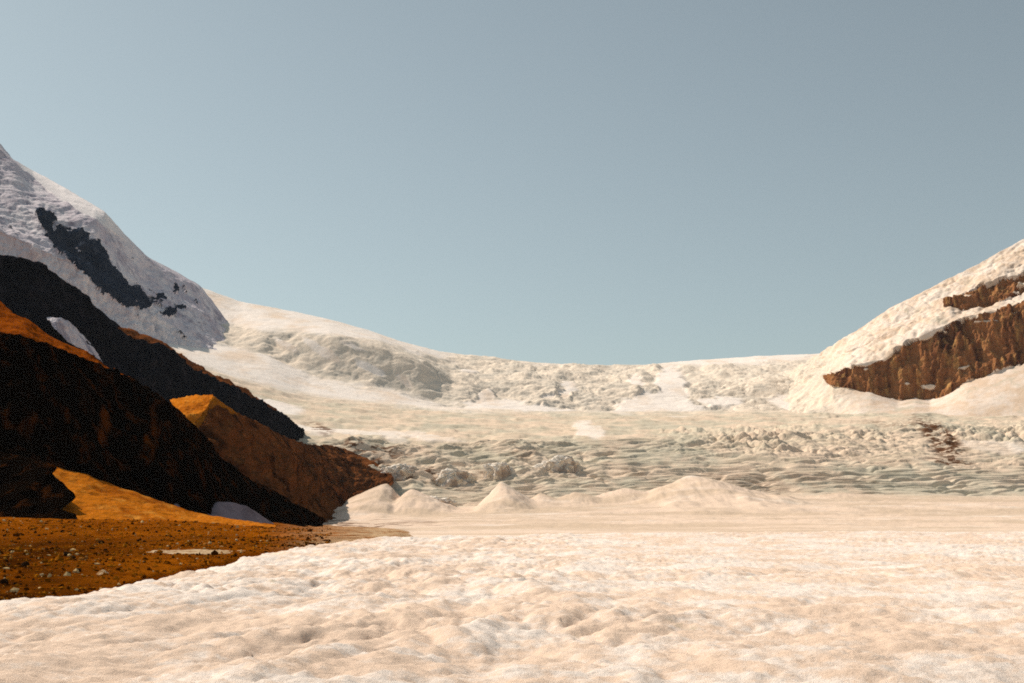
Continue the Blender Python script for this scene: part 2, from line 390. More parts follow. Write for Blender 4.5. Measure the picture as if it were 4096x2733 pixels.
# ------------------------------------------------------------------ the glacier beyond: flat tongue, two icefalls, snow saddle
def blob(u, v, cu, cv, ru, rv, ang=0):
    c, s_ = math.cos(R(ang)), math.sin(R(ang)); du, dv = u - cu, v - cv
    a_ = (du * c + dv * s_) / ru; b_ = (-du * s_ + dv * c) / rv
    return 1 - sstep(0.55, 1.2, np.hypot(a_, b_))
def icefall():
    n = 900; A = ('u', 150, 1090, 7)
    L = lambda p: line(p, n, *A)
    r0 = L([(150, 541, 290), (1190, 541, 290)])
    r1 = L([(150, 528, 720), (420, 530, 720), (1190, 528.5, 720)])
    r2 = L([(150, 519, 1150), (330, 521, 1150), (512, 516, 1150), (1190, 514, 1150)])
    r3 = L([(150, 505, 1480), (330, 510, 1470), (420, 509, 1470), (560, 503, 1490), (700, 499, 1520), (850, 494, 1550), (1190, 499, 1550)])
    r4 = L([(150, 460, 1660), (330, 470, 1620), (600, 468, 1650), (1190, 468, 1680)])
    r5 = L([(150, 425, 1860), (300, 436, 1800), (400, 439, 1790), (560, 439, 1810), (700, 436, 1850), (800, 430, 1900), (920, 424, 1940), (1190, 428, 1940)])
    r6 = L([(150, 345, 2400), (235, 376, 2450), (300, 395, 2500), (430, 407, 2650), (560, 412, 2700), (800, 412, 2750), (900, 412, 2600), (1190, 420, 2400)])
    r7 = L([(150, 335, 2850), (235, 348, 2850), (270, 354, 2850), (310, 374, 2800), (390, 389, 2800), (430, 401, 2780), (480, 402, 2800), (640, 398, 2900), (800, 400, 2900), (1190, 402, 2600)])
    r8 = L([(150, 315, 3050), (235, 325, 3050), (260, 329, 2960), (330, 334, 2900), (380, 344, 2880), (420, 364, 2860), (450, 378, 2930), (600, 384, 3050), (800, 380, 3050), (1190, 384, 2800)])
    r9 = L([(150, 265, 3500), (200, 284, 3500), (240, 299, 3500), (300, 311, 3500), (330, 318, 3500), (365, 328, 3500), (400, 340, 3500), (440, 349.5, 3500), (500, 357, 3550), (560, 362, 3600), (610, 364.5, 3650), (640, 363, 3700), (700, 358, 3800), (760, 354, 3850), (822, 351.5, 3900), (1190, 347, 3900)])
    rb = r9 + np.array([0, 500, -90.0])
    G, s = loft([r0, r1, r2, r3, r4, r5, r6, r7, r8, r9, rb], [12, 26, 74, 130, 110, 60, 46, 46, 72, 8])
    G = smooth_rows(G, 9)
    m = len(G); Sg = np.repeat(s[:, None], n, 1); U = np.repeat(np.linspace(150, 1090, n)[None], m, 0)
    u, v = proj(G)
    P = G * 1.0
    wn = fbm(P * np.array([0.006, 0.006, 0.006]), 4); wn2 = fbm(P * 0.006 + 50, 4); wf = fbm(P * 0.025 + 9, 4)
    uw = u + 16 * wn + 5 * wf; vw = v + 9 * wn2 + 4 * wf
    # where snow lies smooth on the ice
    snow = np.zeros_like(u)
    brink = np.interp(u, [150, 235, 260, 330, 380, 420, 470, 540, 640, 700, 822, 1190], [315, 326, 331, 333, 343, 358, 356, 361, 366, 368, 361, 360])
    dome = (1 - sstep(-4, 3, vw - brink)) ; snow = np.maximum(snow, dome)
    foot = np.interp(u, [150, 235, 270, 310, 390, 435, 520], [340, 349, 356, 377, 392, 404, 410])
    foot2 = np.interp(u, [150, 235, 300, 400, 470, 520], [350, 378, 392, 405, 412, 413])
    snow = np.maximum(snow, sstep(-2, 3, vw - foot) * (1 - sstep(-4, 4, vw - foot2)) * (1 - sstep(440, 540, u)))
    for b in [(322, 350, 26, 5, 32), (372, 369, 22, 4, 34), (286, 344, 18, 4, 28), (408, 383, 14, 4, 40), (350, 345, 16, 3, 20), (672, 388, 17, 27, 0), (645, 403, 36, 9, -12), (665, 408, 50, 6, 0), (566, 383, 12, 4, 0), (556, 393, 22, 5, -14), (488, 396, 9, 9, 0), (500, 405, 34, 5, 0), (540, 408, 50, 3, 0),
              (590, 431, 20, 8, 22), (800, 404, 36, 8, 8), (835, 398, 30, 14, 0), (350, 432, 60, 4, 6), (420, 434, 50, 4, 5), (300, 428, 40, 6, 10), (470, 372, 12, 4, 0), (640, 383, 9, 6, 0), (720, 402, 30, 6, 6),
              (270, 405, 40, 6, 12), (1000, 446, 50, 5, 4)]:
        snow = np.maximum(snow, (.75 if b[1] > 420 else 1) * sstep(.15, .85, blob(uw, vw, *b) + .35 * wf))
    flat = 1 - sstep(2.75, 3.2, Sg + 0.12 * wf)
    # displacement
    x, y, z = P[..., 0], P[..., 1], P[..., 2]
    lower = sstep(2.9, 3.2, Sg) * (1 - sstep(5.0, 5.5, Sg)); bench = sstep(4.9, 5.3, Sg) * (1 - sstep(5.9, 6.2, Sg)); upper = sstep(5.9, 6.3, Sg) * (1 - sstep(8.75, 9.0, Sg))
    wx = x + 45 * wn; wy = y + 35 * wn2
    crev = billow(V2(wx / 95, (wy + 0.18 * x) / 19, 1.7), 4, 0.5)
    crev2 = billow(V2(wx / 34, wy / 30, 5.1), 4, 0.5)
    big = fbm(V2(wx / 130, wy / 95, 7), 3)
    right = sstep(590, 720, u) * sstep(4.1, 4.6, Sg)
    amp_l = 0.55 + 0.9 * sstep(-.2, .35, fbm(V2(x / 220, y / 150, 6), 2))
    t1 = np.exp(-(perlin(V2(wx / 120, (wy + .15 * x) / 24, 1.1)) / .13) ** 2) * sstep(-.25, .1, perlin(V2(x / 70, y / 60, 3)))
    t2 = np.exp(-(perlin(V2(wx / 70 + .3 * wf, (wy - .1 * x) / 15, 2.7)) / .15) ** 2) * sstep(-.15, .15, perlin(V2(x / 90, y / 70, 5)))
    dl = ((crev - .4) * 2.2 * (1 - right) + right * (crev2 - .4) * 12) * amp_l + big * 5 - (t1 * 4 + t2 * 4) * (1 - .4 * right)
    def steps(px, py, per, c, w=.14):
        ph = py / per + 1.3 * fbm(V2(px / 300, py / 190, c), 3) + .35 * perlin(V2(px / 75, py / 80, c + 1)) + .12 * perlin(V2(px / 24, py / 40, c + 3))
        fr = ph - np.floor(ph); k = np.floor(ph)
        saw = np.where(fr < w, fr / w, 1 - (fr - w) / (1 - w))
        am = .25 + .75 * sstep(-.3, .25, perlin(V2(px / 75 + k * 3.7, k * 1.9, c + 2)))
        return saw * am
    st_ = steps(x + 15 * wn, y + 16 * wn2 - .22 * x, 18, 1.3) * 3.4 + steps(x + 90, y + 12 * wn2 - .06 * x, 12.5, 4.4) * 2.4
    dl = dl + (st_ - 3) * (1 - .35 * right) * (.5 + .5 * sstep(3.0, 3.5, Sg))
    leftmess = (1 - sstep(540, 650, u)) * sstep(3.3, 3.8, Sg) * (1 - sstep(4.8, 5.1, Sg))
    h0 = fbm(V2(wx / 75, wy / 60, 8), 3)
    lean = fbm(V2((wx - 38 * h0) / 75, (wy + 10 * h0) / 60, 8), 5)
    dl = dl + leftmess * 17 * lean
    db = (billow(V2(wx / 150, (wy - .1 * x) / 26, 2.2), 4, .5) - .4) * 2 - 3 * np.exp(-(perlin(V2(wx / 220, (wy - .12 * x) / 60, 6.1)) / .1) ** 2)
    db = db + (steps(x + 50, y + 25 * wn2 - .1 * x, 75, 7.7) - .4) * 5
    g0 = fbm(V3(wx / 150, wy / 170, z / 150 + 2), 3)
    gl = fbm(V3((wx - 90 * g0) / 150, wy / 170, z / 150 + 2), 3)
    head = 1 - sstep(400, 520, u)
    du_ = 20 * gl * head + (1 - head) * 26 * g0 + (billow(V3(wx / 48, wy / 40, z / 48), 5, .6) - .4) * (12 - 7 * head) + (billow(V2(wx / 70, wy / 24, 0), 3) - .4) * 5
    df = 2.6 * (billow(V2(wx / 60, wy / 30, 4), 4) - .4) * sstep(0.2, 1.4, Sg)
    rough = 1 - 0.9 * snow
    dz = lower * dl * rough + bench * db * rough + upper * du_ * rough + df * (1 - lower)
    dz += 2.5 * fbm(P / 160.0, 3) * sstep(2.2, 3.5, Sg) * (1 - sstep(8.6, 9, Sg))
    G[..., 2] += dz
    # snow cones banked against the foot of the lower icefall
    for uc, vt, vb, Yc, wl, wr, sd in [(387, 480, 521, 1390, 84, 40, 1), (411, 486, 519, 1370, 40, 80, 9), (501, 479, 514, 1420, 36, 62, 2), (540, 491, 513, 1440, 40, 60, 12), (690, 472, 510, 1480, 100, 160, 3),
                                      (626, 486, 509, 1490, 90, 90, 4), (575, 490, 512, 1450, 60, 90, 5), (840, 491, 511, 1490, 150, 150, 6), (940, 497, 511, 1490, 90, 120, 7)]:
        apx = W(uc, vt, Yc); zb = W(uc, vb, Yc - 60)[2] - 1.0; H = apx[2] - zb; k = Yc / FPX
        dx, dy = P[..., 0] - apx[0], P[..., 1] - apx[1]
        sel = (np.abs(dx) < 2.2 * max(wl, wr) * k) & (np.abs(dy) < 320)
        dx, dy = dx[sel], dy[sel]
        r = np.hypot(np.where(dx < 0, dx / (wl * k), dx / (wr * k)), dy / np.where(dy < 0, H * 5.5, H * 4))
        Q = V2(dx / (H * 1.3), dy / (H * 2.2), sd)
        r = r * (1 + .30 * fbm(Q, 3)) + .05 * np.abs(fbm(V2(dx / (H * .35), dy / (H * 1.5), sd + 3), 3))
        r = np.sqrt(r * r + .07 ** 2)
        zc = zb + H * (np.clip(1 - r, 0, 1) ** 1.3) - H * .35 * np.clip(r - 1, 0, 1)
        z0 = G[..., 2][sel]; zn = .5 * (z0 + zc + np.sqrt((z0 - zc) ** 2 + 2.0 ** 2)) - np.where(r > 1.3, 1.0 * 0, 0)
        on = sstep(-1.5, 2.0, zc - z0) * (1 - sstep(1.0, 1.4, r)); wgt = 1 - sstep(1.0, 1.5, r)
        G[..., 2][sel] = z0 * (1 - wgt) + zn * wgt
        flat[sel] = np.maximum(flat[sel], on); snow[sel] = snow[sel] * (1 - on)
    debris = np.zeros_like(u)
    for b, k in [((398, 470, 50, 11, 8), .95), ((446, 480, 34, 9, 5), .6), ((372, 447, 40, 6, 6), .9), ((938, 437, 36, 13, 42), 1), ((950, 460, 26, 5, 6), 1), ((640, 470, 14, 5, 0), .35), ((430, 468, 16, 7, 10), .7), ((565, 466, 10, 6, 20), .6), ((830, 478, 60, 8, 3), .28),
                 ((745, 480, 60, 10, 6), .35), ((360, 455, 34, 10, 8), 1), ((340, 472, 40, 16, 10), 1), ((400, 452, 30, 6, 0), .6), ((520, 455, 20, 6, 0), .5), ((905, 424, 40, 4, 4), .6),
                 ((318, 428, 16, 8, 20), .9), ((345, 527, 60, 7, 3), 1), ((400, 524, 60, 4, 0), .75), ((480, 470, 14, 6, 0), .45)]:
        debris = np.maximum(debris, k * blob(uw, vw, *b))
    f = upward(G, grid_faces(m, n))
    build('icefall_glacier', G, f, M_glac, {'snow': snow, 'flat': flat, 'debris': debris, 'high': sstep(5.7, 6.3, Sg)}, kind='structure', label='far glacier stepping down in two crevassed icefalls from a snow saddle')
    return G
GI = icefall()

# ------------------------------------------------------------------ right: ice-capped mountain with two rock bands
def right_mountain():
    n = 480; A = ('u', 745, 1190, 5); L = lambda p: line(p, n, *A)
    sk = L([(745, 372, 3200), (785, 371, 3280), (823, 351, 3100), (850, 333, 2900), (893, 305, 2850), (937, 283, 2820), (980, 261, 2800), (1005, 247, 2790), (1024, 237, 2780), (1190, 155, 2700)])
    ut = L([(745, 378, 3090), (785, 378, 3100), (823, 364, 2950), (850, 350, 2800), (893, 330, 2750), (940, 307, 2720), (950, 302, 2712), (980, 288, 2700), (1024, 275, 2680), (1190, 233, 2600)])
    ub = L([(745, 379, 3080), (785, 379, 3090), (823, 366, 2940), (850, 352, 2795), (893, 332, 2745), (940, 309, 2715), (950, 306, 2700), (960, 310, 2695), (985, 306, 2678), (1024, 293, 2656), (1190, 253, 2576)])
    lt = L([(745, 384, 3020), (785, 384, 3010), (812, 379, 2880), (823, 377, 2780), (850, 364, 2680), (885, 357, 2670), (915, 338, 2660), (959, 316, 2640), (1002, 307, 2620), (1024, 301, 2610), (1190, 265, 2530)])
    lb = L([(745, 388, 2990), (785, 388, 2980), (812, 384, 2850), (823, 380, 2770), (832, 386, 2700), (871, 392, 2650), (898, 400, 2632), (915, 397, 2630), (930, 400, 2615), (945, 394, 2600), (967, 381, 2590), (1024, 362, 2565), (1190, 325, 2480)])
    ap = L([(745, 413, 2730), (785, 413, 2730), (830, 411, 2640), (860, 415, 2550), (915, 416, 2480), (1024, 419, 2400), (1190, 426, 2300)])
    be = L([(785, 440, 2500), (1190, 452, 2200)])
    bk = sk + np.array([150, 600, -160.0])
    G, s = loft([bk, sk, ut, ub, lt, lb, ap, be], [14, 70, 44, 40, 130, 70, 20])
    Gs = smooth_rows(G, 2)
    m = len(G); Sg = np.repeat(s[:, None], n, 1); P = Gs.copy(); N = normals(Gs); u, v = proj(Gs)
    wf = fbm(P * 0.03, 4); e1 = 0.55 * fbm(P * np.array([.022, .022, .010]) + 4, 5)
    uu = u + 5 * wf
    low = ((Sg + e1 * .6 > 4.0) & (Sg + e1 * .25 < 5.0) & (uu > 824))
    upp = ((Sg + e1 * .5 > 1.93) & (Sg + e1 * .4 < 3.05) & (uu > 946))
    rock = (low | upp) & ~(fbm(P * np.array([.02, .02, .045]) + 60, 4) > .40)
    rk = rock.astype(float)
    flut = ridged(V3(P[..., 0] / 42, P[..., 1] / 42, P[..., 2] / 210), 5, 0.55) - .5
    flut += 0.8 * fbm(V3(P[..., 0] / 90, P[..., 1] / 90, P[..., 2] / 150) + 3, 3)
    w_ = billow(V3(P[..., 0] / 45, P[..., 1] / 45, P[..., 2] / 45), 4, .55) - .4
    top = sstep(1.0, 1.15, Sg) * (1 - sstep(3.9, 4.1, Sg)); apron = sstep(4.95, 5.3, Sg)
    f1, f2, cid = worley(P[..., 0] / 32, P[..., 2] / 22, 5); gp = sstep(.02, .25, f2 - f1)
    d = rk * (flut * 26 - 6 + 5 * fbm(P / 12, 4)) + (1 - rk) * top * (w_ * 6 + (gp - .7) * 2.5 + 12 * fbm(P / 120, 3) + 3 * fbm(P / 18, 3)) + (1 - rk) * apron * (w_ * 1.2 + 6 * fbm(P / 150, 3))
    Gs[..., 2] -= 22 * (1 - sstep(748, 815, u)) + 2
    d = d + (1 - rk) * (1 - sstep(800, 870, u)) * (w_ * 12 + 8 * fbm(P / 40, 4))
    edge = sstep(.85, 1.0, Sg) * (1 - sstep(1.0, 1.1, Sg)) * 4 * fbm(P / 25, 4)
    G = Gs + N * (d + edge)[..., None]
    f = grid_faces(m, n); fu = upward(G, f)
    fr = rk.ravel()[f].mean(1) > 0.5
    ul = (Sg < 3.5).ravel()[f[:, 0]]
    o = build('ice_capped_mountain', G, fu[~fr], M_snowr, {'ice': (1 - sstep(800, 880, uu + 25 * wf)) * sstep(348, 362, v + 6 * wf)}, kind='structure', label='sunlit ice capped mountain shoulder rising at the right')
    build('rock_cliff', G, fu[fr & ~ul], M_cliff, smooth=True, parent=o)
    build('rock_band', G, fu[fr & ul], M_cliff, smooth=True, parent=o)
right_mountain()

# ------------------------------------------------------------------ left: shaded snow mountain
def left_mountain():
    n = 520; A = ('u', -170, 241, 5); L = lambda p: line(p, n, *A)
    sk = L([(-170, 20, 3000), (-60, 105, 3000), (0, 143, 3000), (13, 159, 3000), (33, 170, 3150), (65, 187, 3000), (105, 211, 2860), (126, 235, 2920), (148, 257, 3020), (174, 270, 3100), (200, 285, 3120), (212, 300, 3130), (225, 318, 3100), (241, 340, 3060)])
    br = L([(-170, 30, 2950), (-60, 112, 2950), (0, 152, 2940), (15, 164, 2930), (33, 178, 2960), (50, 191, 2890), (75, 210, 2800), (95, 221, 2780), (120, 236, 2860), (148, 260, 2990), (200, 289, 3080), (225, 322, 3060), (241, 342, 3040)])
    md = L([(-170, 110, 2780), (0, 196, 2740), (40, 214, 2700), (65, 235, 2690), (95, 252, 2690), (115, 272, 2720), (145, 297, 2780), (175, 318, 2830), (200, 330, 2850), (241, 352, 2900)])
    ct = L([(-170, 150, 2600), (0, 231, 2580), (35, 245, 2580), (65, 259, 2590), (100, 284, 2610), (130, 300, 2640), (150, 311, 2670), (170, 324, 2700), (200, 345, 2740), (241, 366, 2780)])
    ct0 = ct + np.array([0, 60, 20.0])
    cf = L([(-170, 180, 2570), (0, 256, 2560), (50, 275, 2560), (90, 300, 2580), (120, 322, 2600), (165, 345, 2640), (200, 362, 2680), (241, 372, 2740)])
    be = L([(-170, 260, 2400), (0, 330, 2400), (120, 370, 2450), (200, 385, 2520), (241, 386, 2620)])
    bk = sk + np.array([-200, 700, -250.0])
    G, s = loft([bk, sk, br, md, ct0, ct, cf, be], [12, 40, 90, 80, 10, 60, 40])
    s = np.where(s > 4, np.maximum(4, s - 1), s)
    Gs = smooth_rows(G, 2)
    m = len(G); Sg = np.repeat(s[:, None], n, 1); P = Gs.copy(); N = normals(Gs); u, v = proj(Gs)
    wf = fbm(P * 0.02, 5); wg = fbm(P * 0.02 + 30, 5); wh = fbm(P * .07 + 3, 4); uu = u + 10 * wf + 4 * wh; vv = v + 10 * wg + 4 * wh
    # dark outcrop
    top = -3 + np.interp(uu, [36, 42, 52, 60, 80, 95, 105, 115, 128, 140, 152], [216, 213, 221, 231, 237, 245, 262, 275, 285, 293, 306])
    bot = 3 + np.interp(uu, [36, 40, 55, 75, 100, 120, 135, 152], [214, 224, 247, 262, 285, 298, 304, 306])
    rk = ((vv > top) & (vv < bot) & (uu > 36) & (uu < 152))
    rk |= (np.hypot((uu - 168) / 9, (vv - 312) / 4) < 1) | (np.hypot((uu - 176) / 5, (vv - 290) / 7) < .8) | (np.hypot((uu - 158) / 9, (vv - 300) / 3) < .9)
    nz = fbm(P * np.array([.022, .022, .012]) + 77, 5)
    rk |= (nz > .30) & (np.hypot((u - 165) / 38, (v - 305) / 26) < 1)
    rk |= (nz > .36) & (np.hypot((u - 122) / 26, (v - 246) / 14) < 1)
    rk |= (nz > .36) & (np.hypot((u - 8) / 26, (v - 225) / 22) < 1)
    rk |= (nz > .38) & (Sg > 4.1) & (Sg < 5.0)
    rk &= ~(np.hypot((uu - 55) / 5, (vv - 228) / 3.5) < 1)
    rk &= ~(fbm(P * np.array([.03, .03, .05]) + 21, 4) > .38)
    rkf = rk.astype(float)
    flut = ridged(V3(P[..., 0] / 60, P[..., 1] / 60, P[..., 2] / 110), 5, .55) - .5
    bil = billow(P / 70, 4, .55) - .4
    cl = sstep(3.95, 4.1, Sg) * (1 - sstep(5.0, 5.2, Sg))
    fl2 = billow(V3(P[..., 0] / 26, P[..., 1] / 26, P[..., 2] / 80), 4, .55) - .4
    bod = sstep(1.0, 1.2, Sg); d = rkf * (flut * 26 + 6 * fbm(P / 18, 4)) + (1 - rkf) * (bod * (bil * 9 + 14 * fbm(P / 160, 4)) + cl * fl2 * 20 + 3 * fbm(P / 22, 4))
    d *= 1 - sstep(225, 241, u) * .6
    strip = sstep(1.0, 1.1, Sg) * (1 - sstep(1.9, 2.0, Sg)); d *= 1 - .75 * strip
    G = Gs + N * d[..., None]
    f = grid_faces(m, n); fu = upward(G, f); fr = rkf.ravel()[f].mean(1) > .5
    o = build('snow_mountain', G, fu[~fr], M_snowm, {'lit_pale': np.maximum(strip * (1 - sstep(110, 135, u)) * sstep(14, 26, u), .5 * cl)}, kind='structure', label='steep shaded snow mountain with a hanging ice cliff at the left')
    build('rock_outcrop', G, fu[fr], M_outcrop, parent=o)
left_mountain()

# ------------------------------------------------------------------ left: rock spurs
def spur(name, rows, segs, mat, label, mode, n, amp, wl, back, rng=(0, 1), sm=5, streak=(1, 1, .45), keep_ridge=0.8, top=None, span=None):
    C = [line(p, n, mode, rng[0], rng[1], sm) for p in rows]
    C = [C[0] + np.array(back, float)] + C
    G, s = loft(C, [10] + segs)
    Gs = smooth_rows(G, 2); P = Gs.copy(); N = normals(Gs); Sg = np.repeat(s[:, None], n, 1)
    sc = np.array(streak) / wl
    d = amp * ((ridged(P * sc, 6, .55) - .55) + .6 * fbm(P / (wl * 2.5) + 5, 3) + .35 * fbm(P / (wl * .22), 4))
    d *= np.where(Sg < 1.4, keep_ridge + (1 - keep_ridge) * sstep(1.0, 1.4, Sg), 1)
    at = None
    if top:
        d *= 0.45 + 0.55 * sstep(top - .15, top + .15, Sg)
        pu, pv_ = proj(P); pu = pu + 3 * fbm(P / 8, 3)
        glint = np.maximum(np.maximum(blob(pu, pv_, 104, 425, 6, 18, -8), blob(pu, pv_, 146, 447, 8, 20, 8)), .6 * blob(pu, pv_, 151, 410, 2, 14, 0))  # orange glints of lit protrusions painted into the wall colour
        at = {'glint': glint, 'lit_scree': 1 - sstep(top - .12, top + .05, Sg + .06 * fbm(P / (wl * .5), 4))}  # orange along the crest carries its sunlit strip in the colour
        at['lit_scree'] *= sstep(span[0], span[1], pu) * (1 - sstep(span[2], span[3], pu))
    G = Gs + N * d[..., None]
    f = upward(G, grid_faces(*G.shape[:2]))
    return build(name, G, f, mat, at, kind='structure', label=label), G
far_ridge = [(-170, 158, 1250), (0, 254, 1300), (44, 264, 1330), (87, 299, 1380), (110, 322, 1420), (122, 328, 1440), (165, 344, 1510), (196, 365, 1590), (244, 390, 1690), (283, 416, 1790), (300, 431, 1850), (310, 441, 1890)]
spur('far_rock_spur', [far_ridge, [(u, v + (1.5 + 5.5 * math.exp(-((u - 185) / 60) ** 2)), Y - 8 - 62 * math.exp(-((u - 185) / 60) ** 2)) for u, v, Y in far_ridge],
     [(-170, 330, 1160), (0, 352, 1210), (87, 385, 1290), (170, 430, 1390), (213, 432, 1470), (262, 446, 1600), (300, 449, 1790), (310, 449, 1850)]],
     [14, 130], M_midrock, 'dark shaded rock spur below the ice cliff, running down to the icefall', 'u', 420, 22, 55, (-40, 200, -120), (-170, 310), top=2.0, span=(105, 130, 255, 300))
near_ridge = [(-170, 205, 560), (0, 302, 535), (26, 320, 530), (52, 339, 530), (87, 353, 532), (109, 370, 540), (131, 378, 550), (161, 399, 570), (187, 418, 590), (209, 440, 610), (222, 457, 620), (244, 475, 640), (283, 497, 670), (305, 508, 690), (324, 519, 710)]
near_brink = [(-170, 255, 495), (0, 334, 482), (26, 337, 486), (52, 349, 500), (87, 359, 515), (109, 373, 528), (131, 381, 543), (161, 401, 565), (187, 420, 586), (209, 442, 606), (222, 459, 616), (244, 477, 636), (283, 499, 667), (305, 510, 688), (324, 520, 709)]
near_base = [(-170, 526, 420), (0, 522, 425), (60, 522, 430), (148, 524, 455), (196, 525, 490), (262, 530, 575), (300, 531, 650), (324, 530, 700)]
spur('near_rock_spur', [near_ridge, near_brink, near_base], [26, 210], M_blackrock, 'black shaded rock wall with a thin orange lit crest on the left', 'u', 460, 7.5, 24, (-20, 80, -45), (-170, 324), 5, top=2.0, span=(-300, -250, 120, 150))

# lit moraine shoulder behind the near spur
crest = [(184, 446, 770), (193, 428, 785), (201, 414, 808), (208, 403, 835), (213, 396.5, 855), (240, 413, 910), (262, 425, 1000), (285, 436, 1150), (305, 443, 1400), (325, 445, 1620), (345, 448, 1720), (362, 456, 1700), (388, 468, 1640)]
cbase = [(u_, v_ + 2 + 7 * max(0, (u_ - 315) / 75), Y_) for u_, v_, Y_ in [(a_, b_, c_ - 25) for a_, b_, c_ in [(190, 470, 755), (205, 480, 765), (215, 490, 772), (225, 500, 780), (240, 512, 795), (262, 522, 830), (285, 530, 890), (305, 531, 980), (322, 528, 1080), (336, 521, 1200), (348, 510, 1360), (364, 497, 1440), (392, 480, 1560)]]]
spur('brown_moraine_ridge', [crest, cbase], [150], M_brown, 'brown lit moraine ridge descending between the black spur and the ice', 'p', 420, 17, 60, (-30, 160, -30), sm=5, streak=(1, .6, 1), keep_ridge=.6, top=1.13, span=(100, 150, 215, 262))
spur('orange_shoulder', [[(170, 401, 905), (183, 398, 895), (197, 396.5, 885), (213, 396.3, 872)], [(172, 404, 860), (183, 401, 858), (198, 398.5, 856), (213, 396.5, 852)], [(176, 420, 790), (186, 416, 792), (196, 414, 800), (202, 413, 806)], [(176, 450, 750), (182, 450, 752), (188, 450, 758), (191, 450, 762)]],
     [10, 60, 30], M_fan, 'bright orange flat topped shoulder of the moraine ridge', 'p', 120, 4.0, 30, (0, 60, -30), sm=9, streak=(1, 1, 1))

# talus fan, black mass for its shadow, and shaded snow at the foot of the near spur
spur('talus_fan', [[(30, 460, 444), (48, 464, 444), (87, 475, 451), (148, 497, 460), (196, 514, 470), (262, 524, 488), (275, 526, 493)], [(30, 500, 408), (60, 500, 408), (100, 507, 413), (148, 514, 423), (196, 520, 443), (262, 526, 468), (275, 527, 478)], [(30, 524, 388), (60, 523, 388), (148, 523, 396), (200, 524.5, 418), (262, 528, 448), (275, 529, 458)]],
     [70, 40], M_fan, 'sunlit orange talus fan at the foot of the black rock wall', 'u', 260, 1.8, 22, (0, 20, -8), (30, 275), 9, (1, .4, 1))
spur('shadow_mass', [[(-170, 380, 440), (-90, 430, 430), (-20, 447, 420), (46, 461, 412), (58, 467, 410), (50, 471, 409), (66, 484, 405), (76, 497, 400), (62, 503, 397), (56, 507, 395), (76, 514, 392)], [(-170, 527, 390), (-90, 523, 388), (-20, 522, 388), (20, 522, 388), (30, 522, 388), (40, 522, 388), (48, 522, 388), (54, 521, 388), (58, 521, 388), (64, 521, 388), (78, 520, 388)]],
     [110], M_blackrock, 'black mass built as the shadow over the left of the orange talus fan', 'l', 260, 1.6, 14, (-30, 30, -20), sm=3)  # dark solid shaped like the shadow across the fan's left side
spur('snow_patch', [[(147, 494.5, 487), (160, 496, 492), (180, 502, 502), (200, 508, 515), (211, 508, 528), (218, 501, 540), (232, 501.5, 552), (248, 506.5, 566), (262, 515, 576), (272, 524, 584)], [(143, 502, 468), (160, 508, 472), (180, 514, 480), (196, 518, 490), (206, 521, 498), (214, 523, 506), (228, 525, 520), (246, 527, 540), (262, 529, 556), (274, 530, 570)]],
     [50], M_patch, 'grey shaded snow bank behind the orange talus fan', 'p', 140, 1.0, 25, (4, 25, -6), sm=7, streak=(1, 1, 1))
spur('snow_patch', [[(46, 318, 1262), (60, 317, 1268), (68, 326, 1276), (76, 335, 1284), (84, 344, 1292), (92, 355, 1300)], [(50, 324, 1240), (55, 331, 1240), (62, 338, 1250), (70, 343, 1262), (80, 349, 1278), (91, 356, 1294)]],
     [40], M_snowm, 'small snow strip on the far dark spur', 'p', 90, 5.0, 30, (4, 40, -6), sm=3, streak=(1, 1, 1))

# ------------------------------------------------------------------ valley floor under everything, out to the horizon
gx = np.linspace(-5000, 5000, 41); gy = np.linspace(-4000, 6000, 41)
XX, YY = np.meshgrid(gx, gy)
GG = V3(XX, YY, 0 * XX - 12.0)
build('ground', GG, upward(GG, grid_faces(41, 41)), M_moraine, kind='structure')

# ------------------------------------------------------------------ loose stones on the moraine
import bmesh
def stone_mesh(name, seed, mat, sub=2, flat=(1, 1, .75), rough=.35, smooth=False):
    bm = bmesh.new(); bmesh.ops.create_icosphere(bm, subdivisions=sub, radius=1.0)
    P = np.array([v.co[:] for v in bm.verts]); rs = np.random.RandomState(seed)
    k = 1 + rough * fbm(P * 0.9 + seed * 3.1, 4)
    Q = P * k[:, None]
    for _ in range(7):                          # broken faces
        nrm = rs.normal(size=3); nrm /= np.linalg.norm(nrm); dlim = rs.uniform(.62, .9)
        ov = Q @ nrm - dlim; Q -= np.where(ov > 0, ov, 0)[:, None] * nrm * .9
    Q *= np.array(flat) * rs.uniform(.85, 1.15, 3)
    for v, q in zip(bm.verts, Q): v.co = q
    me = bpy.data.meshes.new(name); bm.to_mesh(me); bm.free(); me.materials.append(mat)
    me.polygons.foreach_set('use_smooth', np.full(len(me.polygons), smooth))
    return me
M_pale = mat_rock('pale_stone', ((0.50, 0.33, 0.14), (0.66, 0.50, 0.28), (0.72, 0.60, 0.40)), None, 0, 0, 2.0, (1, 1, 1), .02)
M_ochre = mat_rock('ochre_stone', ((0.30, 0.11, 0.015), (0.45, 0.19, 0.03), (0.55, 0.28, 0.06)), None, 0, 0, 2.0, (1, 1, 1), .02)
M_dark = mat_rock('dark_stone', ((0.018, 0.010, 0.006), (0.035, 0.017, 0.009), (0.06, 0.03, 0.012)), None, 0, 0, 2.0, (1, 1, 1), .02)
mu, mv = proj(GM); mvis = np.zeros(mu.shape, bool); mvis[20:380] = True
def on_moraine(u, v):
    d = np.where(mvis, (mu - u) ** 2 + (mv - v) ** 2 * 4, 1e9); return GM[np.unravel_index(np.argmin(d), d.shape)]
VAR = {k: [stone_mesh('boulder', 10 * j + i, m) for i in range(5)] for j, (k, m) in enumerate((('p', M_pale), ('o', M_ochre), ('d', M_dark)))}
rs = np.random.RandomState(3)
